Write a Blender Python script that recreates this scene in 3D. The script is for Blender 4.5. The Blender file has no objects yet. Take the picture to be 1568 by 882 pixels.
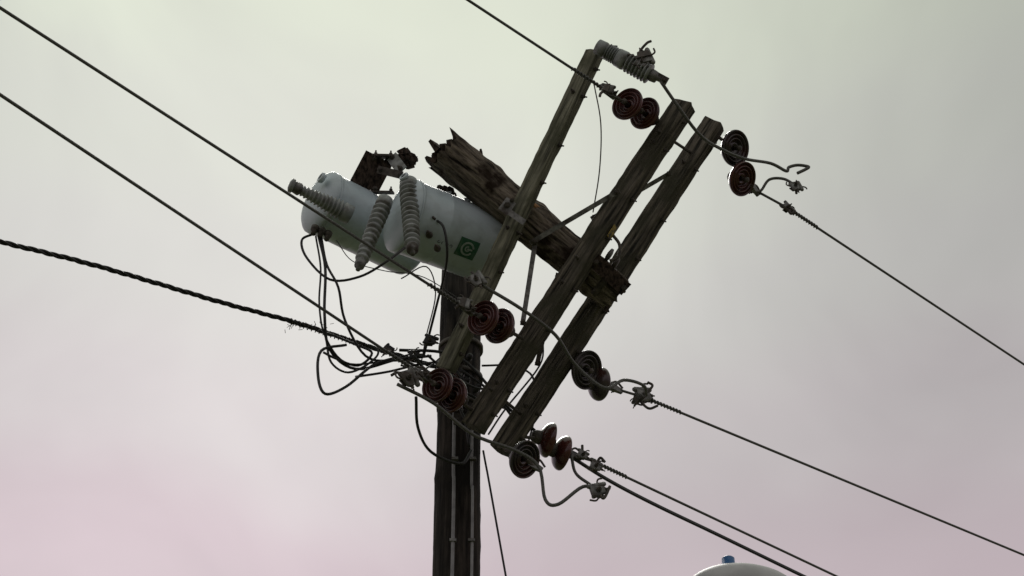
import bpy, bmesh, math, random
from mathutils import Vector as V, Matrix, noise
random.seed(7)
scene=bpy.context.scene
scene.view_settings.view_transform='Standard'; scene.view_settings.look='None'; scene.view_settings.exposure=0
COL=bpy.context.collection

# ---------------------------------------------------------------- materials
def mat(name,c1,c2,rough=.6,scale=8,stretch=(1,1,1),bump=.2,metal=0,c3=None,c3scale=3,c3pos=(.5,.65),spec=.5,coat=0,detail=6,bdist=.01):
    m=bpy.data.materials.new(name); m.use_nodes=True
    nt=m.node_tree; N=nt.nodes; L=nt.links; b=N['Principled BSDF']
    tc=N.new('ShaderNodeTexCoord'); mp=N.new('ShaderNodeMapping'); mp.inputs['Scale'].default_value=stretch
    L.new(tc.outputs['Object'],mp.inputs['Vector'])
    n=N.new('ShaderNodeTexNoise'); n.inputs['Scale'].default_value=scale; n.inputs['Detail'].default_value=detail; n.inputs['Roughness'].default_value=.62
    L.new(mp.outputs[0],n.inputs['Vector'])
    r=N.new('ShaderNodeValToRGB'); r.color_ramp.elements[0].position=.36; r.color_ramp.elements[1].position=.66
    r.color_ramp.elements[0].color=(*c1,1); r.color_ramp.elements[1].color=(*c2,1)
    L.new(n.outputs['Fac'],r.inputs[0]); out=r.outputs[0]
    if c3:
        n2=N.new('ShaderNodeTexNoise'); n2.inputs['Scale'].default_value=c3scale; n2.inputs['Detail'].default_value=5
        L.new(tc.outputs['Object'],n2.inputs['Vector'])
        r2=N.new('ShaderNodeValToRGB'); r2.color_ramp.elements[0].position=c3pos[0]; r2.color_ramp.elements[1].position=c3pos[1]
        L.new(n2.outputs['Fac'],r2.inputs[0])
        mx=N.new('ShaderNodeMixRGB'); L.new(r2.outputs[0],mx.inputs[0]); L.new(out,mx.inputs[1]); mx.inputs[2].default_value=(*c3,1); out=mx.outputs[0]
    L.new(out,b.inputs['Base Color'])
    b.inputs['Roughness'].default_value=rough; b.inputs['Metallic'].default_value=metal
    b.inputs['Specular IOR Level'].default_value=spec; b.inputs['Coat Weight'].default_value=coat
    if bump:
        bp=N.new('ShaderNodeBump'); bp.inputs['Strength'].default_value=bump; bp.inputs['Distance'].default_value=bdist
        L.new(n.outputs['Fac'],bp.inputs['Height']); L.new(bp.outputs[0],b.inputs['Normal'])
    return m
WS=(9,9,.6)
M_arm=mat('weathered_arm_wood',(.014,.013,.010),(.19,.168,.135),.85,5,WS,.9,c3=(.058,.056,.038),c3scale=4,c3pos=(.48,.62),spec=.2)
M_armlight=mat('weathered_arm_wood_pale',(.055,.055,.040),(.27,.265,.20),.85,5,WS,.8,c3=(.085,.088,.058),c3scale=5,spec=.2)
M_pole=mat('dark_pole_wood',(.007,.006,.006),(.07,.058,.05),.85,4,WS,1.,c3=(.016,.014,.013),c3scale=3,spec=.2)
M_log=mat('rotten_pole_wood',(.010,.008,.006),(.33,.28,.23),.9,4.6,(8,8,1.0),1.,c3=(.035,.024,.018),c3scale=6,c3pos=(.52,.62),spec=.15,bdist=.03,detail=9)
M_split=mat('splintered_wood',(.008,.006,.005),(.09,.066,.052),.9,9,(6,6,1),1.,spec=.15)
M_chip=mat('fresh_wood_chip',(.25,.11,.04),(.5,.27,.11),.8,20,(1,1,1),.4)
M_tank=mat('tank_paint',(.47,.56,.61),(.57,.65,.70),.34,3,(1,1,1),.03,c3=(.35,.41,.43),c3scale=9,c3pos=(.52,.8))
M_porc=mat('grey_porcelain',(.20,.22,.22),(.34,.36,.36),.38,10,(1,1,1),.05,c3=(.13,.13,.12),c3scale=14)
M_glaze=mat('brown_glaze',(.05,.016,.013),(.11,.030,.024),.2,6,(1,1,1),.03,coat=.3)
M_glazed=mat('dark_glaze',(.026,.023,.026),(.07,.058,.058),.24,9,(1,1,1),.03,coat=.3,c3=(.07,.025,.02),c3scale=5)
M_galv=mat('galvanised_steel',(.10,.10,.10),(.28,.28,.27),.55,25,(1,1,1),.2,metal=.4,c3=(.06,.05,.04),c3scale=14)
M_dgalv=mat('rusted_steel',(.05,.045,.04),(.13,.11,.095),.65,30,(1,1,1),.3,metal=.3)
M_alu=mat('aluminium_conductor',(.07,.07,.066),(.17,.17,.16),.55,120,(1,1,1),.3,metal=.3)
M_black=mat('black_cable',(.008,.008,.009),(.02,.02,.02),.5,40,(1,1,1),.1)
M_pvc=mat('grey_conduit',(.19,.19,.20),(.32,.32,.33),.5,12,(1,1,1),.1)
M_hole=mat('dark_opening',(.006,.006,.006),(.012,.012,.012),.6,5)
M_green=mat('green_label',(.015,.095,.05),(.03,.14,.07),.5,30,c3=(.08,.15,.10),c3scale=30)
M_white=mat('white_label',(.26,.34,.30),(.40,.46,.43),.5,40)
M_dk=mat('label_ink',(.05,.07,.11),(.08,.10,.14),.5,10)
M_org=mat('orange_tag',(.45,.2,.05),(.6,.3,.08),.5,10)
M_yel=mat('yellow_tag',(.30,.21,.03),(.38,.28,.05),.6,30,c3=(.06,.05,.03),c3scale=60,c3pos=(.45,.6))
M_lamp=mat('lamp_housing',(.42,.42,.43),(.52,.52,.53),.45,6,(1,1,1),.03)
M_blue=mat('blue_photocell',(.02,.10,.28),(.03,.13,.34),.35,5)
M_lens=mat('lamp_glass',(.5,.5,.45),(.6,.6,.55),.2,5)
M_ground=mat('grass_ground',(.04,.055,.02),(.11,.12,.05),.95,.8,(1,1,1),.6,c3=(.16,.14,.10),c3scale=.15,detail=12,bdist=.1)

# ---------------------------------------------------------------- mesh builder
def frame(d):
    d=d.normalized(); r=V((0,0,1)) if abs(d.z)<.9 else V((1,0,0))
    x=r.cross(d).normalized(); y=d.cross(x); return x,y,d
class MB:
    def __init__(s): s.v=[];s.f=[];s.mi=[];s.sm=[];s.mats=[]
    def m(s,mt):
        if mt not in s.mats: s.mats.append(mt)
        return s.mats.index(mt)
    def add(s,vs,fs,mt,smooth=True):
        o=len(s.v); s.v+= [V(p) for p in vs]; k=s.m(mt)
        for f in fs: s.f.append([i+o for i in f]); s.mi.append(k); s.sm.append(smooth)
    def tube(s,pts,r,mt,n=8,cat=True,k=6):
        P=[V(p) for p in pts]
        R=r if isinstance(r,list) else [r]*len(P)
        if cat and len(P)>2:
            Q=[];S=[]
            for i in range(len(P)-1):
                a=P[i-1] if i else P[0]*2-P[1]; b=P[i]; c=P[i+1]; d=P[i+2] if i+2<len(P) else P[-1]*2-P[-2]
                for j in range(k):
                    t=j/k
                    Q.append(.5*((2*b)+(c-a)*t+(2*a-5*b+4*c-d)*t*t+(3*b-a-3*c+d)*t**3)); S.append(R[i]+(R[i+1]-R[i])*t)
            Q.append(P[-1]);S.append(R[-1]);P,R=Q,S
        vs=[];fs=[]; x=None
        for i,p in enumerate(P):
            t=(P[min(i+1,len(P)-1)]-P[max(i-1,0)]).normalized()
            if x is None: x,_,_=frame(t)
            x=(x-t*x.dot(t)).normalized(); y=t.cross(x)
            for j in range(n):
                a=2*math.pi*j/n; vs.append(p+(x*math.cos(a)+y*math.sin(a))*R[i])
        for i in range(len(P)-1):
            for j in range(n): fs.append([i*n+j,i*n+(j+1)%n,(i+1)*n+(j+1)%n,(i+1)*n+j])
        fs.append(list(range(n))[::-1]); fs.append([(len(P)-1)*n+j for j in range(n)])
        s.add(vs,fs,mt); return P
    def lathe(s,p,d,prof,mt,n=28,smooth=True):
        x,y,z=frame(V(d)); p=V(p); vs=[];fs=[]
        for h,r in prof:
            for j in range(n):
                a=2*math.pi*j/n; vs.append(p+z*h+(x*math.cos(a)+y*math.sin(a))*max(r,.0005))
        for i in range(len(prof)-1):
            for j in range(n): fs.append([i*n+j,i*n+(j+1)%n,(i+1)*n+(j+1)%n,(i+1)*n+j])
        fs.append(list(range(n))[::-1]); fs.append([(len(prof)-1)*n+j for j in range(n)])
        s.add(vs,fs,mt,smooth)
    def box(s,c,ax,ay,az,hx,hy,hz,mt,taper=1):
        c=V(c); vs=[]
        for k in (-1,1):
            for i,j in ((-1,-1),(1,-1),(1,1),(-1,1)):
                q=taper if k>0 else 1
                vs.append(c+ax*hx*i*q+ay*hy*j*q+az*hz*k)
        s.add(vs,[[3,2,1,0],[4,5,6,7],[0,1,5,4],[1,2,6,5],[2,3,7,6],[3,0,4,7]],mt,False)
    def bar(s,p0,p1,w,t,mt,ref=V((0,-.8,-.57))):
        p0=V(p0);p1=V(p1);d=(p1-p0).normalized(); n=(ref-d*ref.dot(d)).normalized(); u=d.cross(n)
        s.box((p0+p1)/2,u,n,d,w/2,t/2,(p1-p0).length/2,mt)
        for q in (p0+d*.02,p1-d*.02): s.bolt(q+n*t/2,n,.012)
    def bolt(s,p,d,r=.014,mt=None):
        s.lathe(V(p),d,[(-.002,r*1.5),(.004,r*1.5),(.0041,r),(.018,r),(.0181,r*.5),(.034,r*.5)],mt or M_dgalv,6,False)
    def helix(s,p0,p1,R,r,turns,mt,ph=0,n=5):
        p0=V(p0);p1=V(p1);x,y,z=frame(p1-p0); K=int(turns*9)
        s.tube([p0.lerp(p1,i/K)+(x*math.cos(6.283*turns*i/K+ph)+y*math.sin(6.283*turns*i/K+ph))*R for i in range(K+1)],r,mt,n,False)
    def done(s,name,origin=None,axis=None,bevel=0):
        Mx=Matrix.Identity(4)
        if origin is not None:
            x,y,z=frame(V(axis)) if axis is not None else (V((1,0,0)),V((0,1,0)),V((0,0,1)))
            Mx=Matrix((x,y,z)).transposed().to_4x4(); Mx.translation=V(origin)
        I=Mx.inverted(); me=bpy.data.meshes.new(name)
        me.from_pydata([tuple(I@p) for p in s.v],[],s.f)
        for m_ in s.mats: me.materials.append(m_)
        for i,p in enumerate(me.polygons): p.material_index=s.mi[i]; p.use_smooth=s.sm[i]
        bm=bmesh.new(); bm.from_mesh(me); bmesh.ops.recalc_face_normals(bm,faces=bm.faces); bm.to_mesh(me); bm.free()
        o=bpy.data.objects.new(name,me); COL.objects.link(o); o.matrix_world=Mx
        if bevel:
            b=o.modifiers.new('bevel','BEVEL'); b.width=bevel; b.segments=2; b.limit_method='ANGLE'
        return o
def group(name,parts,loc=(0,0,0)):
    e=bpy.data.objects.new(name,None); COL.objects.link(e); e.location=loc
    bpy.context.view_layer.update()
    for p in parts:
        p.parent=e; p.matrix_parent_inverse=e.matrix_world.inverted()
    return e
def ext(a,b,k):
    a=V(a);b=V(b); return b+(b-a)*k

# ---------------------------------------------------------------- round timber
def timber(name,p0,p1,r0,r1,mt,jag0=0,jag1=0,rough=.012,knots=0,rings=46,n=44,core=None):
    b=MB(); p0=V(p0);p1=V(p1);x,y,z=frame(p1-p0);L=(p1-p0).length
    sd=random.random()*50
    def jg(a,amp):
        q=V((math.cos(a)*1.6,math.sin(a)*1.6,sd)); 
        return amp*(.8*abs(noise.noise(q*1.3))*2+.35*abs(noise.noise(q*4.1))+.2*random.random())
    j0=[jg(6.283*j/n,jag0) for j in range(n)]; j1=[jg(6.283*j/n+3,jag1) for j in range(n)]
    kn=[(random.uniform(.05,.9),random.random()*6.283) for _ in range(knots)]
    vs=[];fs=[]
    for i in range(rings+1):
        t=i/rings
        for j in range(n):
            a=6.283185*j/n; h=-j0[j]*(1-t)**6+t*L+j1[j]*t**6
            r=r0+(r1-r0)*t
            q=V((math.cos(a)*3,math.sin(a)*3,h*2.2+sd)); r+=rough*(noise.noise(q)+.9*noise.noise(V((q.x*4,q.y*4,h*1.8+sd)))+.5*noise.noise(V((q.x*2,q.y*2,h*14+sd))))
            for kt,ka in kn:
                dd=((t-kt)*L/.045)**2+(math.sin((a-ka)/2)*2*r0/.04)**2
                if dd<5: r+=.02*math.exp(-dd)
            vs.append(p0+z*h+(x*math.cos(a)+y*math.sin(a))*r)
    for i in range(rings):
        for j in range(n): fs.append([i*n+j,i*n+(j+1)%n,(i+1)*n+(j+1)%n,(i+1)*n+j])
    b.add(vs,fs,mt)
    for end,jj,sg,base,rr in ((0,j0,1,p0,r0),(rings,j1,-1,p1,r1)):
        jm=(jag0 if end==0 else jag1)
        ring=vs[end*n:(end+1)*n]; inn=[];c=base+z*sg*(.02 if jm else .0)
        for j in range(n):
            a=6.283185*j/n; inn.append(c+(x*math.cos(a)+y*math.sin(a))*rr*.55-z*sg*random.random()*.6*jm)
        b.add(ring+inn+[c],[[j,(j+1)%n,n+(j+1)%n,n+j] for j in range(n)]+[[n+j,n+(j+1)%n,2*n] for j in range(n)],core or M_split,False)
    return b,(x,y,z,L)
def shard(b,p,d,L,w,t,mt=None,blunt=0):
    mt=mt or M_split
    x,y,z=frame(V(d)); p=V(p); a=random.random()*3; u=x*math.cos(a)+y*math.sin(a); w_=z.cross(u)
    k=random.uniform(.75,.95); e=random.uniform(.2,.6)+blunt*.3; m=.65+.2*blunt
    vs=[p+u*w+w_*t,p-u*w+w_*t,p-u*w-w_*t,p+u*w-w_*t, p+z*L*k+u*w*e+w_*t*.6,p+z*L*m-u*w*.8+w_*t*.5,p+z*L*m-u*w*.8-w_*t*.5,p+z*L*k+u*w*e-w_*t*.5,p+z*L+u*w*(random.random()-.4)]
    b.add(vs,[[3,2,1,0],[0,1,5,4],[1,2,6,5],[2,3,7,6],[3,0,4,7],[4,5,8],[5,6,8],[6,7,8],[7,4,8]],mt,False)

# ---------------------------------------------------------------- standing utility pole
PT=V((-.345,8.93,8.02)); PB=V((-.30,8.93,-.3))
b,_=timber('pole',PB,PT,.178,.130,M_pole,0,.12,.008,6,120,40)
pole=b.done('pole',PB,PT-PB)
b=MB()
b.tube([(-.350,8.755,.05),(-.350,8.755,5.6),(-.358,8.77,6.4),(-.362,8.78,6.85)],.011,M_pvc,10)
b.tube([(-.236,8.75,.05),(-.236,8.755,5.6),(-.246,8.77,6.3),(-.25,8.80,6.75)],.009,M_pvc,10)
for z in (1,2,3,4,5,5.9,6.45):
    for x in (-.35,-.24): b.box((x,8.752,z),V((1,0,0)),V((0,1,0)),V((0,0,1)),.020,.014,.008,M_galv)
for z in (6.9,7.12,7.35):
    b.lathe((-.335,8.93,z),(0,0,1),[(0,.143),(0,.147),(.03,.147),(.03,.143)],M_dgalv,30)
    b.bolt((-.36,8.775,z+.015),(0,-1,0),.015)
cond=b.done('conduit')
b=MB()
for z,x,l in ((7.05,-.40,.10),(6.96,-.30,.09),(7.13,-.27,.09),(6.82,-.38,.08),(7.24,-.36,.07),(6.9,-.22,.07)):
    b.lathe((x,8.66,z),(random.uniform(-1,1),-.3,random.uniform(-.4,.4)),[(-l/2,.008),(-l/2+.012,.022),(l/2-.012,.022),(l/2,.008)],M_black,10)
b.bar((-.34,8.76,6.7),(-.34,8.76,7.35),.05,.012,M_dgalv)
for z in (6.8,6.98,7.16):
    b.lathe((-.34,8.70,z),(0,0,1),[(-.04,.02),(-.035,.04),(-.015,.03),(0,.022),(.015,.03),(.035,.04),(.04,.02)],M_glazed,16)
rack=b.done('service_rack')
group('utility_pole',[pole,cond,rack],(-.3,8.93,0))

# ---------------------------------------------------------------- broken pole top
L0=V((-.384,7.85,8.099)); L1=V((.634,8.30,7.377))
b,(lx,ly,lz,LL)=timber('log',L0,L1,.138,.118,M_log,.10,.05,.013,8,90,60)
for i in range(12):
    a=random.random()*6.283; r=.105*random.uniform(.4,1.0)
    shard(b,L0+(lx*math.cos(a)+ly*math.sin(a))*r+lz*.03,-lz+(lx*math.cos(a)+ly*math.sin(a))*random.uniform(-.05,.05),random.uniform(.09,.14),random.uniform(.025,.045),.018,blunt=1)
shard(b,L0+V((-.06,-.02,.02)),V((-.5,0,.75)),.12,.045,.02,M_split,1)
shard(b,L0+V((-.09,-.02,-.07)),V((-1,-.2,.5)),.08,.040,.018,M_split,1)
shard(b,V((-.19,7.9,8.08)),V((-.05,-.1,1)),.12,.022,.014,M_split,1)
for i in range(8):
    a=random.random()*6.283; r=.095*random.uniform(.2,.9)
    shard(b,L1+(lx*math.cos(a)+ly*math.sin(a))*r-lz*.04,lz+(lx*math.cos(a)+ly*math.sin(a))*random.uniform(-.1,.1)+V((0,0,-.3)),random.uniform(.04,.08),random.uniform(.02,.035),.02,blunt=1)
b.bolt(L1+V((-.05,-.12,.02)),V((0,-1,-.2)),.016)
log=b.done('broken_timber',L0,L1-L0)
b=MB()
shard(b,(.10,7.862,7.765),V((.8,.25,-.5)),.085,.020,.004,M_chip); shard(b,(.11,7.86,7.745),V((.8,.25,-.6)),.06,.012,.006,M_chip)
chip=b.done('split_chip')
b=MB()
for t in (.46,.93):
    c=L0.lerp(L1,t); b.lathe(c,lz,[(-.02,.118),(-.02,.131-.008*t),(.02,.131-.008*t),(.02,.118)],M_dgalv,30)
b.box((-.03,7.79,7.66),V((.8,.25,-.5)).normalized(),V((0,-.8,-.57)),V((.5,-.1,.8)).normalized(),.035,.010,.05,M_galv)
b.box((.03,7.77,7.56),V((.8,.25,-.5)).normalized(),V((0,-.8,-.57)),V((.5,-.1,.8)).normalized(),.055,.008,.02,M_galv)
b.bolt((-.03,7.78,7.66),(0,-.8,-.57),.014); b.bolt((.0,7.77,7.69),(0,-.8,-.57),.010)
for i,(p,r) in enumerate((((.56,8.06,7.56),.04),((.60,8.10,7.52),.045),((.64,8.13,7.48),.04))):
    b.lathe(p,(.8,.2,-.5),[(-.015,r*.5),(-.008,r),(.008,r),(.015,r*.5)],M_dgalv if i!=1 else M_galv,16)
b.tube([(.62,8.0,7.60),(.66,8.02,7.54),(.65,8.05,7.47),(.60,8.05,7.44)],.010,M_dgalv)
b.bar((.50,8.04,7.44),(.70,8.16,7.30),.09,.02,M_split)
hw=b.done('pole_top_hardware')
group('broken_pole_top',[log,chip,hw],L0)

# ---------------------------------------------------------------- crossarms
A0,A1=V((-.228,8.35,6.437)),V((1.086,7.75,8.444))
B0,B1=V((-.064,8.70,6.47)),V((1.325,8.12,8.60))
C0,C1=V((-.395,8.16,6.728)),V((.528,7.56,8.703))
def crossarm(p0,p1,hu,hv,mt,tag=None):
    z=(p1-p0).normalized(); u=(B0-A0)-z*(B0-A0).dot(z); u.normalize(); v=z.cross(u)
    b=MB(); K=60; L=(p1-p0).length; vs=[];fs=[]; sd=random.random()*30
    prof=[(-1,-.86),(-.86,-1),(-.3,-1),(.3,-1),(.86,-1),(1,-.86),(1,-.3),(1,.3),(1,.86),(.86,1),(.3,1),(-.3,1),(-.86,1),(-1,.86),(-1,.3),(-1,-.3)]; n=len(prof)
    for i in range(K+1):
        for a,c in prof:
            q=p0+z*L*i/K; w=1+.06*noise.noise(V((a*2,c*2,i*.25+sd)))+.05*noise.noise(V((a*6,c*6,i*.9+sd)))
            vs.append(q+u*hu*a*w+v*hv*c*w+z*(.016*noise.noise(V((a*3,c*3,sd+i))) if i in(0,K) else 0)+(u*noise.noise(V((i*.04,sd,0)))+v*noise.noise(V((i*.04,sd,9))))*.012)
    for i in range(K):
        for j in range(n): fs.append([i*n+j,i*n+(j+1)%n,(i+1)*n+(j+1)%n,(i+1)*n+j])
    fs+= [list(range(n))[::-1],[K*n+j for j in range(n)]]
    b.add(vs,fs,mt,False)
    sv=-1 if v.y>0 else 1
    for t in (.05,.12,.3,.42,.58,.7,.86,.95):
        b.bolt(p0+z*L*t+v*sv*hv*1.02,v*sv,.010)
        if t in(.12,.86,.42): b.bolt(p0+z*L*t-u*hu*1.02,-u,.010)
    if tag: b.box(p0+z*L*tag+v*sv*(hv*1.06+.003),z,u,v*sv,.045,.026,.002,M_yel)
    o=b.done('crossarm',p0,z)
    return o,u,v*sv,z
oA,u,vn,za=crossarm(A0,A1,.054,.066,M_arm,.60)
crossarm(B0,B1,.054,.066,M_arm)
crossarm(C0,C1,.042,.05,M_armlight)
b=MB(); b.bar((.112,8.0,7.539),(.663,7.86,7.837),.03,.008,M_galv); br=b.done('crossarm_brace')
b=MB(); b.bar((.499,8.15,7.84),(1.009,8.02,8.111),.028,.008,M_galv); b.done('crossarm_brace')
b=MB(); b.bar((.145,8.02,7.576),(.063,8.15,7.033),.03,.008,M_galv); b.done('crossarm_brace')
b=MB(); b.bar((.291,8.30,7.527),(.155,8.6,7.028),.03,.008,M_dgalv); b.done('crossarm_brace')
b=MB()
for t in (.1,.5,.9):
    p=A0.lerp(A1,t); q=B0.lerp(B1,t); b.tube([p-(q-p).normalized()*.09,q+(q-p).normalized()*.09],.010,M_dgalv,8)
b.done('spacer_bolt')

# ---------------------------------------------------------------- transformers
def onpatch(b,p0,z,r,ref,pts,mt,off=.003):
    z=z.normalized(); ref=V(ref); e1=(ref-z*ref.dot(z)).normalized(); e2=z.cross(e1)
    for face in pts:
        vs=[p0+z*s+(e1*math.cos(t/r)+e2*math.sin(t/r))*(r+off) for s,t in face]
        b.add(vs,[list(range(len(vs)))],mt)
def grid(s0,s1,t0,t1,n=8):
    return [[(s0,t0+(t1-t0)*i/n),(s1,t0+(t1-t0)*i/n),(s1,t0+(t1-t0)*(i+1)/n),(s0,t0+(t1-t0)*(i+1)/n)] for i in range(n)]
def ringp(cs,ct,r0,r1,a0=0,a1=6.283,n=24):
    f=[]
    for i in range(n):
        a=a0+(a1-a0)*i/n; c=a0+(a1-a0)*(i+1)/n
        f.append([(cs+r0*math.cos(a),ct+r0*math.sin(a)),(cs+r1*math.cos(a),ct+r1*math.sin(a)),(cs+r1*math.cos(c),ct+r1*math.sin(c)),(cs+r0*math.cos(c),ct+r0*math.sin(c))])
    return f
def bushing(b,p0,p1,r,ns,mt=M_porc,taper=.75,core=.66):
    p0=V(p0);p1=V(p1);L=(p1-p0).length; pr=[(-.03,r*.9),(.02,r*.95),(.03,r*.9),(.035,r*.6)]
    h0=.04;h1=L-.05
    for i in range(ns):
        q=1+(taper-1)*i/ns; h=h0+(h1-h0)*i/ns; st=(h1-h0)/ns
        pr+=[(h,r*core*q),(h+st*.28,r*.93*q),(h+st*.45,r*1.0*q),(h+st*.62,r*.97*q),(h+st*.74,r*.72*q),(h+st*.82,r*core*q)]
    pr+=[(h1,r*.5)]
    b.lathe(p0,p1-p0,pr,mt,26)
    b.lathe(p0+(p1-p0)*(h1/L),p1-p0,[(0,r*.55),(.01,r*.62),(.045,r*.55),(.05,r*.28),(.075,r*.25)],M_galv,14)
def hole(b,p,d,r):
    b.lathe(p,d,[(-.01,r),(.012,r*1.25),(.02,r*1.15),(.021,r*.8),(.012,r*.75)],M_tank,22); b.lathe(p,d,[(.0,r*.8),(.016,r*.78)],M_hole,22)
def tank(p0,p1,r):
    b=MB(); p0=V(p0);p1=V(p1);z=(p1-p0).normalized();L=(p1-p0).length
    b.lathe(p0,z,[(-.062,.0),(-.060,r*.35),(-.05,r*.65),(-.032,r*.88),(-.014,r*.985),(-.004,r*1.02),(.012,r*1.025),(.016,r*1.0),(.04,r*.995),(L*.35,r*.995),(L*.36,r*1.004),(L*.375,r*1.004),(L*.385,r*.993),(L*.97,r*.975),(L,r*.95),(L+.025,r*.86),(L+.035,r*.75),(L+.03,0)],M_tank,64)
    b.lathe(p0,z,[(.014,r*1.0),(.014,r*1.03),(.026,r*1.03),(.026,r*1.0)],M_tank,64)
    return b,z,L
T0,T1=V((-.667,7.93,7.697)),V((-.148,8.25,7.684)); R2=.232
b,z,L=tank(T0,T1,R2)
hole(b,(-.655,7.765,7.86),(-.55,-.7,.35),.026); hole(b,(-.80,7.83,7.72),(-.8,-.45,.2),.026)
ref=V((-.267,8.0,7.484))-T0
s0=ref.dot(z)
onpatch(b,T0,z,R2*.985,ref,grid(s0-.066,s0+.066,-.06,.06,10),M_green,.004)
onpatch(b,T0,z,R2*.985,ref,ringp(s0,0,.032,.044,.5,6.0),M_white,.007)
onpatch(b,T0,z,R2*.985,ref,ringp(s0,0,.010,.018,0,5.0,14)+grid(s0,s0+.034,-.005,.005,2),M_white,.007)
ref3=V((-.391,8.0,7.84))-T0; s3=ref3.dot(z)
onpatch(b,T0,z,R2*.985,ref3,grid(s3-.018,s3+.018,-.02,.02,3),M_white,.004)
onpatch(b,T0,z,R2*.985,ref3,grid(s3-.010,s3+.012,-.015,.008,3),M_org,.007)
for k in range(4):
    onpatch(b,T0,z,R2*.985,ref,ringp(s0-.19+.028*k,.02,.006,.010,k,k+4.6,8),M_dk,.004)
tb=b.done('tank',T0,z)
b=MB(); bushing(b,(-.633,7.80,7.829),(-.582,7.66,7.225),.062,13)
bushing(b,(-.779,7.80,7.69),(-.894,7.70,7.141),.055,11)
bs=b.done('bushing')
b=MB()
for q in ((-.47,7.86,7.60),(-.50,7.87,7.50),(-.45,7.90,7.42)):
    b.lathe(q,(-.1,-1,-.3),[(0,.022),(.02,.02),(.022,.014),(.045,.014),(.05,.008),(.07,.008)],M_dgalv,12)
b.bar((-.56,8.02,7.93),(-.30,8.16,7.92),.06,.012,M_galv,V((0,-.3,1)))
for q in ((-.40,8.02,7.90),(-.28,8.06,7.88)): b.box(q,V((1,0,0)),V((0,1,0)),V((0,0,1)),.02,.03,.035,M_tank)
hd=b.done('fittings')
group('transformer',[tb,bs,hd],T0)
T0,T1=V((-1.213,8.15,7.971)),V((-.662,8.6,7.952)); R1=.208
b,z,L=tank(T0,T1,R1)
hole(b,(-1.195,8.0,8.045),(-.75,-.6,.25),.030)
tb=b.done('tank',T0,z)
b=MB(); bushing(b,(-1.03,8.0,7.77),(-1.344,7.82,7.838),.066,11,taper=.5,core=.75)
b.lathe((-1.344,7.82,7.838),(-1,-.4,.25),[(-.01,.02),(.0,.045),(.02,.045),(.03,.02)],M_porc,16)
bs=b.done('bushing')
b=MB()
for q in ((-1.23,8.1,7.735),(-1.19,8.12,7.73),(-1.15,8.14,7.72)):
    b.lathe(q,(-.1,-.3,-1),[(0,.026),(.03,.024),(.035,.016),(.07,.016)],M_dgalv,12)
b.bar((-1.0,8.3,8.15),(-.8,8.42,8.15),.06,.012,M_tank,V((0,-.3,1)))
hd=b.done('fittings')
group('transformer',[tb,bs,hd],T0)
b=MB(); n=V((.1,-.8,-.5))
b.bar((-1.005,8.2,8.08),(-.880,8.1,8.317),.14,.012,M_split,n)
b.bar((-.90,8.1,8.31),(-.763,8.1,8.306),.08,.012,M_dgalv,V((0,-.4,1)))
b.bar((-.78,8.12,8.32),(-.890,8.2,8.10),.06,.012,M_split,n)
b.bar((-.98,8.22,8.11),(-.76,8.2,8.09),.05,.012,M_dgalv,V((0,-.4,1)))
b.bar((-.775,8.09,8.30),(-.70,8.05,8.15),.075,.010,M_porc,V((-.5,-.8,.0)))
b.bar((-.86,8.1,8.2),(-.70,8.06,8.12),.05,.012,M_dgalv,n)
for i in range(16):
    shard(b,V((-.69,8.12,8.31))+V((random.uniform(-.04,.06),random.uniform(-.03,.03),random.uniform(-.03,.04))),V((random.uniform(-.5,1),-.2,random.uniform(-.6,.8))),random.uniform(.03,.06),.03,.022,M_split,1)
b.done('mounting_bracket')
b=MB()
for i in range(10):
    shard(b,V((-.42,8.05,7.93))+V((random.uniform(-.05,.05),0,random.uniform(-.02,.03))),V((random.uniform(-.8,.6),-.2,random.uniform(-.1,.9))),random.uniform(.05,.09),.03,.02,M_split,1)
b.done('splintered_wood')

# ---------------------------------------------------------------- surge arrester on the upper arm
b=MB(); a0,a1=V((.56,7.47,8.66)),V((.90,7.49,8.43)); d=(a1-a0).normalized()
bushing(b,a0,a0+d*.17,.055,5,taper=1); bushing(b,a0+d*.15,a1,.064,7,taper=1.05)
b.lathe(a0,-d,[(-.02,.04),(.0,.045),(.03,.045),(.035,.02)],M_galv,14)
b.bar((.54,7.52,8.71),(.66,7.5,8.68),.05,.012,M_dgalv)
b.bar((.80,7.47,8.50),(.96,7.49,8.40),.05,.012,M_galv)
b.done('surge_arrester')

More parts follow.
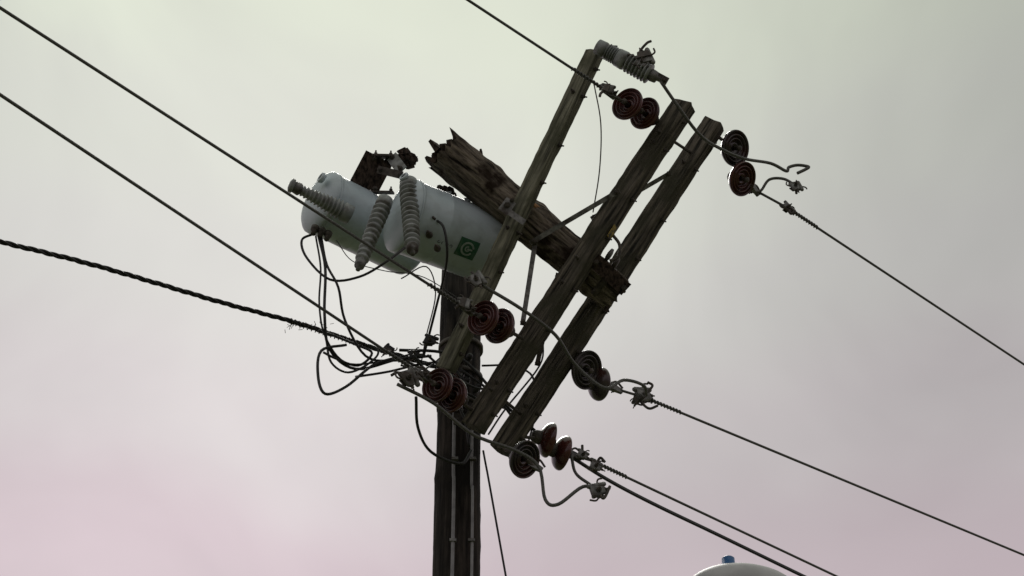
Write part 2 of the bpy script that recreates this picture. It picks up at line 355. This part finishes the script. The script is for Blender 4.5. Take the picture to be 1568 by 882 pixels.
# ---------------------------------------------------------------- insulators
def disc(b,p,d,R,g):
    p=V(p)
    b.lathe(p,d,[(-.085,.012),(-.08,.030),(-.06,.042),(-.020,.046),(-.018,.030)],M_dgalv,20)
    b.lathe(p,d,[(-.026,.045),(-.021,R*.5),(-.010,R*.72),(.005,R*.88),(.020,R*.97),(.034,R),(.042,R*.985),(.044,R*.95),(.030,R*.90),(.014,R*.85),(.012,R*.80),(.040,R*.76),(.044,R*.72),(.040,R*.69),(.012,R*.65),(.010,R*.60),(.036,R*.55),(.039,R*.51),(.034,R*.48),(.008,R*.44),(.006,R*.36),(.026,R*.31),(.026,R*.22),(.008,.018)],g,44)
    b.lathe(p,d,[(.0,.014),(.06,.012),(.062,.018),(.075,.018),(.08,.01)],M_dgalv,12)
def string(attach,discs,clamp,R,gl,axes=None):
    b=MB(); attach=V(attach);clamp=V(clamp); d=(clamp-attach).normalized()
    prev=attach
    for i,(p,g) in enumerate(zip(discs,gl)):
        p=V(p); b.tube([prev,p],.011,M_dgalv,8); disc(b,p,V(axes[i]) if axes else d,R[i] if isinstance(R,list) else R,g); prev=p
    b.tube([prev,clamp],.012,M_dgalv,8)
    x,y,z=frame(d)
    b.box(clamp,x,y,z,.016,.024,.045,M_galv,.6); b.tube([clamp-d*.04+y*.03,clamp+y*.055,clamp+d*.05+y*.03],.007,M_dgalv)
    b.bolt(clamp+x*.016,x,.010); b.bolt(clamp-d*.03+x*.016,x,.010)
    return b.done('insulator_string')
G,D=M_glaze,M_glazed
LX=[(-.62,-.74,-.10),(-.55,-.80,-.12)]
string((.971,7.79,8.315),[(.851,7.72,8.325),(.734,7.62,8.313)],(.60,7.52,8.335),.108,[G,G],LX)
string((.062,8.12,6.919),[(-.054,8.0,6.914),(-.150,7.92,6.916)],(-.262,7.85,6.945),.110,[G,G],LX)
string((-.239,8.28,6.516),[(-.331,8.2,6.558),(-.417,8.12,6.576)],(-.52,8.02,6.595),.108,[G,G],LX)
string((1.334,8.16,8.55),[(1.441,8.20,8.461),(1.487,8.30,8.29)],(1.60,8.40,8.27),[.122,.116],[D,G],[(.62,-.60,-.50),(.62,-.50,-.60)])
string((.317,8.55,7.03),[(.445,8.60,7.002),(.525,8.70,6.960)],(.66,8.79,6.974),[.125,.108],[D,D],[(.66,-.55,-.50),(.85,.5,.15)])
string((.024,8.68,6.568),[(.199,8.8,6.618),(.288,8.88,6.572)],(.40,8.93,6.569),.112,[G,G],[(.92,.35,-.1),(.90,.42,-.1)])
string((-.046,8.45,6.35),[(.054,8.45,6.286)],(.14,8.50,6.258),.115,[D],[(.66,-.55,-.50)])

# ---------------------------------------------------------------- line conductors
def line(pts,r=.0085,extk=5):
    b=MB(); P=[V(p) for p in pts]; e=ext(P[-2],P[-1],extk); e.z=P[-1].z
    b.tube(P+[P[-1].lerp(e,.3),e],r,M_alu,8,False)
    s=P[-2]; d=(P[-1]-P[-2]).normalized()
    b.helix(s,s+d*.32,r+.003,.004,12,M_alu); b.helix(s,s+d*.08,r+.008,.005,4,M_galv,1)
    return b.done('power_line')
line([(.60,7.52,8.335),(-.273,6.75,8.379)])
line([(-.262,7.85,6.945),(-2.451,5.6,7.159)])
line([(-.52,8.02,6.595),(-2.351,5.6,6.605)])
line([(1.60,8.40,8.27),(1.82,8.5,8.201),(3.875,10.4,8.176)])
line([(.66,8.79,6.974),(.837,8.88,6.969),(3.831,11.1,6.933)])
line([(.40,8.93,6.569),(.495,8.95,6.549),(2.296,10.6,6.53)])
b=MB(); P=[V(p) for p in ((.36,8.9,6.55),(.602,9.1,6.491),(.912,9.4,6.476),(1.374,9.8,6.451),(1.997,10.3,6.391))]
P.append(ext(P[-2],P[-1],5))
b.tube(P,.009,M_black,8)
b.tube([p+V((.0,.012,.016)) for p in P],.008,M_black,8)
b.done('service_cable')
b=MB(); P=[V(p) for p in ((-2.867,7.3,7.028),(-2.39,7.6,7.076),(-1.776,8.0,7.110),(-1.333,8.25,7.122),(-.934,8.5,7.122),(-.713,8.6,7.105),(-.46,8.74,7.099))]
d0=V((-.477,-.30,-.050))
P=[P[0]+d0*12,P[0]+d0*6,P[0]+d0*3,P[0]+d0]+P
tmp=MB(); cl=tmp.tube(P,.01,M_black,6,True,60)
acc=0;hel=[[],[],[]]
for i,p in enumerate(cl):
    if i: acc+=(p-cl[i-1]).length
    t=(cl[min(i+1,len(cl)-1)]-cl[max(i-1,0)]).normalized(); x,y,_=frame(t)
    for k in range(3):
        a=acc*6.283/.19+k*2.094; hel[k].append(p+(x*math.cos(a)+y*math.sin(a))*(.0085))
for k in range(3): b.tube(hel[k],.0085 if k else .0065,M_black,7,False)
q=V((-1.36,8.24,7.125))
for i in range(24):
    p=q+V((random.uniform(-.05,.25),random.uniform(-.0,.1),random.uniform(-.01,.01)))
    b.tube([p,p+V((random.uniform(-.03,.03),random.uniform(-.03,.0),random.choice((-1,1))*random.uniform(.01,.035)))],.0018,M_dgalv,4)
b.helix(q,q+V((.45,.27,-.01)),.018,.003,20,M_dgalv)
b.done('twisted_service_cable')

# ---------------------------------------------------------------- jumpers
def cable(name,pts,r,mt=M_black): 
    b=MB(); b.tube(pts,r,mt,8); return b.done(name)
cable('jumper_wire',[(.816,7.45,8.566),(.896,7.5,8.465),(1.026,7.60,8.302),(1.173,7.75,8.19),(1.331,7.93,8.225),(1.484,8.02,8.223),(1.674,8.15,8.292),(1.78,8.2,8.268),(1.80,8.2,8.30),(1.86,8.2,8.318),(1.927,8.2,8.305),(1.91,8.2,8.285),(1.85,8.2,8.25)],.0105,M_alu)
cable('jumper_wire',[(1.60,8.4,8.255),(1.64,8.4,8.265),(1.70,8.38,8.342),(1.791,8.36,8.332),(1.861,8.35,8.269)],.010,M_alu)
cable('jumper_wire',[(-.207,7.8,7.104),(.061,7.88,6.963),(.257,8.05,6.897),(.383,8.38,6.902),(.559,8.42,6.756),(.686,8.5,6.861),(.814,8.6,6.885),(.841,8.7,6.875)],.0105,M_alu)
cable('jumper_wire',[(-.655,7.9,6.463),(-.445,8.0,6.393),(-.223,8.15,6.276),(.023,8.3,6.254),(.156,8.35,6.174),(.192,8.38,5.977),(.267,8.38,5.947),(.414,8.4,6.072),(.508,8.4,6.042)],.0105,M_alu)
cable('jumper_wire',[(.371,8.9,6.544),(.394,8.85,6.402),(.484,8.85,6.321)],.010,M_alu)
def connector(p,d=(1,.3,-.4),s=1.,hook=None,mt=M_galv):
    b=MB(); p=V(p); x,y,z=frame(V(d)); s*=.85
    b.box(p,x,y,z,.016*s,.034*s,.045*s,mt,.55)
    b.box(p+x*.018*s+z*.01*s,x,y,z,.006*s,.046*s,.022*s,M_dgalv,.7)
    b.lathe(p+y*.036*s-z*.06*s,z,[(0,.010*s),(.01,.015*s),(.11*s,.015*s),(.12*s,.010*s)],mt,12)
    b.lathe(p-y*.036*s-z*.05*s,z+y*.25,[(0,.008*s),(.01,.013*s),(.09*s,.013*s),(.10*s,.008*s)],mt,12)
    b.bolt(p-x*.02*s,-x,.012*s); b.bolt(p+z*.045*s,z,.010*s)
    b.tube([p+y*.03*s,p+y*.07*s+z*.02,p+y*.075*s+z*.05*s],.006*s,M_dgalv,6)
    b.tube([p-y*.03*s,p-y*.06*s-z*.03,p-y*.05*s-z*.07*s],.006*s,M_dgalv,6)
    if hook: b.tube([p]+[p+V(h) for h in hook],.009,M_dgalv,8)
    return b.done('wire_connector',bevel=.003)
connector((.818,7.43,8.548),(-.3,0,1),1.3,[(-.02,0,.05),(.02,-.02,.10),(.05,-.02,.12)])
connector((.80,7.43,8.50),(.6,0,-.5),.8,[(-.05,0,.06),(-.085,0,.07)])
connector((1.82,8.5,8.201),(.5,.3,-.5),.9,[(.02,0,-.05),(.05,0,-.03)])
connector((1.861,8.35,8.26),(.2,-.3,-1),1.0,[(.0,0,-.06)])
connector((.837,8.86,6.969),(.8,.4,.2),1.35,[(.06,0,.07),(.03,0,.10)])
connector((.80,8.84,6.93),(-.4,.4,-.6),.9,[(.06,-.02,-.08),(.12,-.02,-.06)])
connector((.50,8.4,6.045),(1,.2,.3),1.15,[(.03,0,-.05),(.07,0,.03)])
connector((-.593,7.9,6.50),(.5,.2,-1),1.25,[(-.06,0,.04),(-.10,0,.02)])
connector((-.56,7.95,6.55),(.8,.2,-.5),.9)
connector((-.207,7.78,7.104),(.5,-.1,-1),1.1,[(-.03,0,.06)])
connector((.586,7.46,8.312),(-1,0,.3),.9,[(-.04,0,-.03),(-.05,0,-.06)])
connector((-.28,7.8,6.95),(-1,0,.2),.9,[(-.05,0,-.03)])
connector((-.763,8.4,7.016),(-.6,0,-.8),.8,mt=M_black)
connector((.522,8.95,6.507),(.8,.3,-.3),.9,[(.03,0,.06),(.06,0,.03)])
connector((.44,8.9,6.56),(.8,.3,-.3),.8,[(.0,0,.07)])
connector((-.60,8.4,6.98),(1,0,.1),.8,mt=M_black)
connector((-.50,8.3,7.02),(1,0,-.4),.9,mt=M_black)

# ---------------------------------------------------------------- service drop leads
Cb=[([(-1.238,8.1,7.684),(-1.307,8.1,7.633),(-1.265,8.1,7.498),(-1.113,8.1,7.335),(-.935,8.1,7.355),(-.77,8.0,7.391),(-.59,7.65,7.279)],.008),
([(-1.207,8.12,7.679),(-1.147,8.1,7.423),(-1.129,8.1,7.084),(-1.094,8.2,6.892),(-.941,8.3,6.816),(-.696,8.4,6.949),(-.503,8.5,7.037)],.009),
([(-1.19,8.12,7.67),(-1.14,8.1,7.45),(-1.058,8.1,7.277),(-1.016,8.2,7.104),(-.887,8.3,6.909),(-.72,8.4,6.94),(-.55,8.5,7.03)],.008),
([(-1.225,8.12,7.68),(-1.175,8.1,7.42),(-1.165,8.1,7.15),(-1.12,8.15,6.95),(-1.0,8.25,6.83),(-.80,8.35,6.90),(-.62,8.45,7.02)],.006),
([(-.998,8.2,6.924),(-1.13,8.1,6.818),(-1.138,8.1,6.645),(-1.088,8.1,6.52),(-.981,8.2,6.63),(-.844,8.3,6.839),(-.72,8.4,6.96)],.009),
([(-1.13,8.2,6.87),(-1.06,8.2,6.83),(-.93,8.3,6.84),(-.85,8.3,6.93),(-.95,8.3,6.99),(-1.10,8.3,7.06),(-1.18,8.25,7.06)],.008),
([(-1.12,8.2,6.96),(-1.08,8.2,6.80),(-.98,8.25,6.76),(-.86,8.3,6.86),(-.82,8.35,6.98),(-.95,8.3,7.02)],.007),
([(-.473,7.85,7.611),(-.409,7.8,7.498),(-.392,7.9,7.328),(-.469,8.3,7.269),(-.551,8.5,7.023)],.008),
([(-.558,8.1,6.498),(-.553,8.3,6.408),(-.483,8.5,6.358),(-.31,8.6,6.333),(-.246,8.65,6.451)],.009),
([(-.19,8.7,7.092),(-.017,8.75,7.123),(.115,8.7,7.033),(.155,8.7,6.898)],.007),
([(-.145,8.7,6.593),(-.037,8.75,6.81),(.175,8.75,7.123),(.201,8.7,7.289)],.006),
([(-1.092,8.1,7.633),(-.981,8.1,7.473),(-.777,8.1,7.399),(-.542,8.2,7.421),(-.268,8.6,7.474)],.003),
([(-.713,8.6,7.086),(-.55,8.6,7.0),(-.38,8.66,6.93),(-.17,8.72,6.83),(-.037,8.75,6.81)],.009),
([(-.94,8.3,6.76),(-.75,8.4,6.86),(-.55,8.5,6.98),(-.40,8.62,7.05),(-.28,8.64,6.92)],.008),
([(-.66,7.9,7.2),(-.52,8.0,7.36),(-.47,8.2,7.30),(-.53,8.4,7.12),(-.56,8.5,7.0)],.004),
([(-.70,8.5,7.08),(-.45,8.6,7.13),(-.28,8.62,7.06),(-.05,8.68,6.80),(.12,8.8,6.70),(.22,8.85,6.62)],.010),
([(-.33,8.62,7.02),(-.12,8.66,6.86),(.02,8.72,6.68),(.0,8.8,6.55)],.009),
([(-.62,8.45,7.0),(-.42,8.55,6.84),(-.30,8.62,6.68),(-.26,8.66,6.48)],.008),
([(-.52,8.4,6.98),(-.38,8.5,6.90),(-.20,8.6,6.86),(-.10,8.66,6.95)],.008),
([(-.60,8.3,6.92),(-.45,8.5,6.80),(-.36,8.6,6.86),(-.30,8.64,7.0)],.007),
([(.16,8.75,6.9),(.14,8.8,6.76),(.10,8.82,6.6)],.006),
([(-.64,7.95,6.62),(-.55,8.2,6.75),(-.50,8.4,6.9),(-.42,8.5,7.05)],.006)]
for p,r in Cb: cable('service_wire',p,r)
cable('guy_wire',[(-.179,8.85,6.563),(-.031,8.85,5.683),(.9,8.85,.05)],.0065)
cable('ground_wire',[(.508,7.5,8.383),(.546,7.6,8.152),(.541,7.8,7.953),(.51,8.1,7.854)],.004,M_dgalv)

# ---------------------------------------------------------------- street lamp (top of head only is in view)
b=MB(); H=V((1.262,8.3,5.365)); vs=[];fs=[];nu,nv=36,18
for i in range(nv+1):
    ph=math.pi*(i/nv-.5)
    for j in range(nu):
        a=6.283185*j/nu; zz=math.sin(ph)*.157
        if zz<0: zz*=.55
        w=.17*(1-.25*math.cos(a)*.5)
        vs.append(H+V((math.cos(ph)*math.cos(a)*.31,math.cos(ph)*math.sin(a)*w,zz)))
for i in range(nv):
    for j in range(nu): fs.append([i*nu+j,i*nu+(j+1)%nu,(i+1)*nu+(j+1)%nu,(i+1)*nu+j])
b.add(vs,fs,M_lamp)
b.lathe(H+V((-.06,0,-.07)),(0,0,-1),[(0,.13),(.03,.12),(.06,.08),(.075,0)],M_lens,30)
head=b.done('lamp_head')
b=MB(); c=V((1.207,8.3,5.50)); b.lathe(c,(0,0,1),[(0,.044),(.018,.044),(.02,.037),(.066,.036),(.073,.028),(.074,0)],M_blue,24)
pc=b.done('photocell')
b=MB(); b.tube([(1.50,8.3,5.36),(1.9,8.3,5.36),(2.6,8.3,5.25),(3.2,8.3,4.95)],.03,M_galv,12)
b.lathe((3.22,8.3,0),(0,0,1),[(0,.16),(.03,.16),(.035,.1),(2.5,.085),(5.15,.06),(5.18,.03)],M_galv,24)
lp=b.done('lamp_post')
group('street_lamp',[head,pc,lp],(3.22,8.3,0))

# ---------------------------------------------------------------- ground
b=MB(); S=600; K=24
vs=[(-S+2*S*i/K,-S+2*S*j/K,0) for j in range(K+1) for i in range(K+1)]
b.add(vs,[[j*(K+1)+i,j*(K+1)+i+1,(j+1)*(K+1)+i+1,(j+1)*(K+1)+i] for j in range(K) for i in range(K)],M_ground)
b.done('ground')

# ---------------------------------------------------------------- sky
w=bpy.data.worlds.new("World"); scene.world=w; w.use_nodes=True
nt=w.node_tree;N=nt.nodes;Lk=nt.links; N.clear()
out=N.new('ShaderNodeOutputWorld')
sky=N.new('ShaderNodeTexSky'); sky.sky_type='NISHITA'; sky.sun_disc=False; sky.sun_elevation=math.radians(46); sky.sun_rotation=math.radians(-6)
bg1=N.new('ShaderNodeBackground'); bg1.inputs[1].default_value=.07; Lk.new(sky.outputs[0],bg1.inputs[0])
tc=N.new('ShaderNodeTexCoord'); nm=N.new('ShaderNodeVectorMath'); nm.operation='NORMALIZE'; Lk.new(tc.outputs['Generated'],nm.inputs[0])
sp=N.new('ShaderNodeSeparateXYZ'); Lk.new(nm.outputs[0],sp.inputs[0])
def math_(op,a,b_=None):
    m=N.new('ShaderNodeMath'); m.operation=op
    for i,q in enumerate((a,b_)):
        if q is None: continue
        if isinstance(q,(int,float)): m.inputs[i].default_value=q
        else: Lk.new(q,m.inputs[i])
    return m.outputs[0]
wn=N.new('ShaderNodeTexNoise'); wn.inputs['Scale'].default_value=3.0; wn.inputs['Detail'].default_value=4.5; wn.inputs['Roughness'].default_value=.5; wn.inputs['Distortion'].default_value=.5
mp=N.new('ShaderNodeMapping'); mp.inputs['Location'].default_value=(3.1,.4,1.7); mp.inputs['Scale'].default_value=(1.1,1,1.3); Lk.new(nm.outputs[0],mp.inputs[0]); Lk.new(mp.outputs[0],wn.inputs['Vector'])
zz=math_('ADD',sp.outputs[2],math_('MULTIPLY',math_('SUBTRACT',wn.outputs['Fac'],.5),.14))
rp=N.new('ShaderNodeValToRGB'); Lk.new(zz,rp.inputs[0]); cr=rp.color_ramp; cr.interpolation='EASE'
cr.elements[0].position=0; cr.elements[0].color=(.40,.36,.38,1); cr.elements[1].position=1; cr.elements[1].color=(.70,.73,.64,1)
for p_,c_ in ((.42,(.61,.51,.54)),(.50,(.605,.56,.56)),(.57,(.605,.595,.565)),(.63,(.61,.62,.56)),(.70,(.63,.665,.56))):
    e=cr.elements.new(p_); e.color=(*c_,1)
def glow(d,pw,amp):
    dt=N.new('ShaderNodeVectorMath'); dt.operation='DOT_PRODUCT'; Lk.new(nm.outputs[0],dt.inputs[0]); dt.inputs[1].default_value=V(d).normalized()
    return math_('MULTIPLY',math_('POWER',math_('MAXIMUM',dt.outputs['Value'],0),pw),amp)
s_=math_('ADD',math_('ADD',math_('ADD',glow((-.15,.73,.66),24,.50),glow((-.22,.889,.40),80,.30)),.76),math_('MULTIPLY',math_('SUBTRACT',wn.outputs['Fac'],.5),.7))
mu=N.new('ShaderNodeVectorMath'); mu.operation='SCALE'; Lk.new(rp.outputs[0],mu.inputs[0]); Lk.new(s_,mu.inputs['Scale'])
bg2=N.new('ShaderNodeBackground'); bg2.inputs[1].default_value=1.0; Lk.new(mu.outputs[0],bg2.inputs[0])
mx=N.new('ShaderNodeMixShader'); mx.inputs[0].default_value=.95; Lk.new(bg1.outputs[0],mx.inputs[1]); Lk.new(bg2.outputs[0],mx.inputs[2]); Lk.new(mx.outputs[0],out.inputs[0])
sl=bpy.data.lights.new('sun','SUN'); sl.energy=1.1; sl.angle=math.radians(18); sl.color=(1,.97,.92)
so=bpy.data.objects.new('sun',sl); COL.objects.link(so)
el,az=math.radians(46),math.radians(-6)
sd=V((math.sin(az)*math.cos(el),math.cos(az)*math.cos(el),math.sin(el))); so.rotation_euler=sd.to_track_quat('Z','Y').to_euler(); so.location=(0,0,20)

# ---------------------------------------------------------------- camera
cd=bpy.data.cameras.new('camera'); cd.lens=57.1; cd.sensor_width=36; cd.clip_end=2000
cam=bpy.data.objects.new('camera',cd); COL.objects.link(cam); cam.location=(0,0,1.6); cam.rotation_euler=(math.radians(125),0,0)
scene.camera=cam
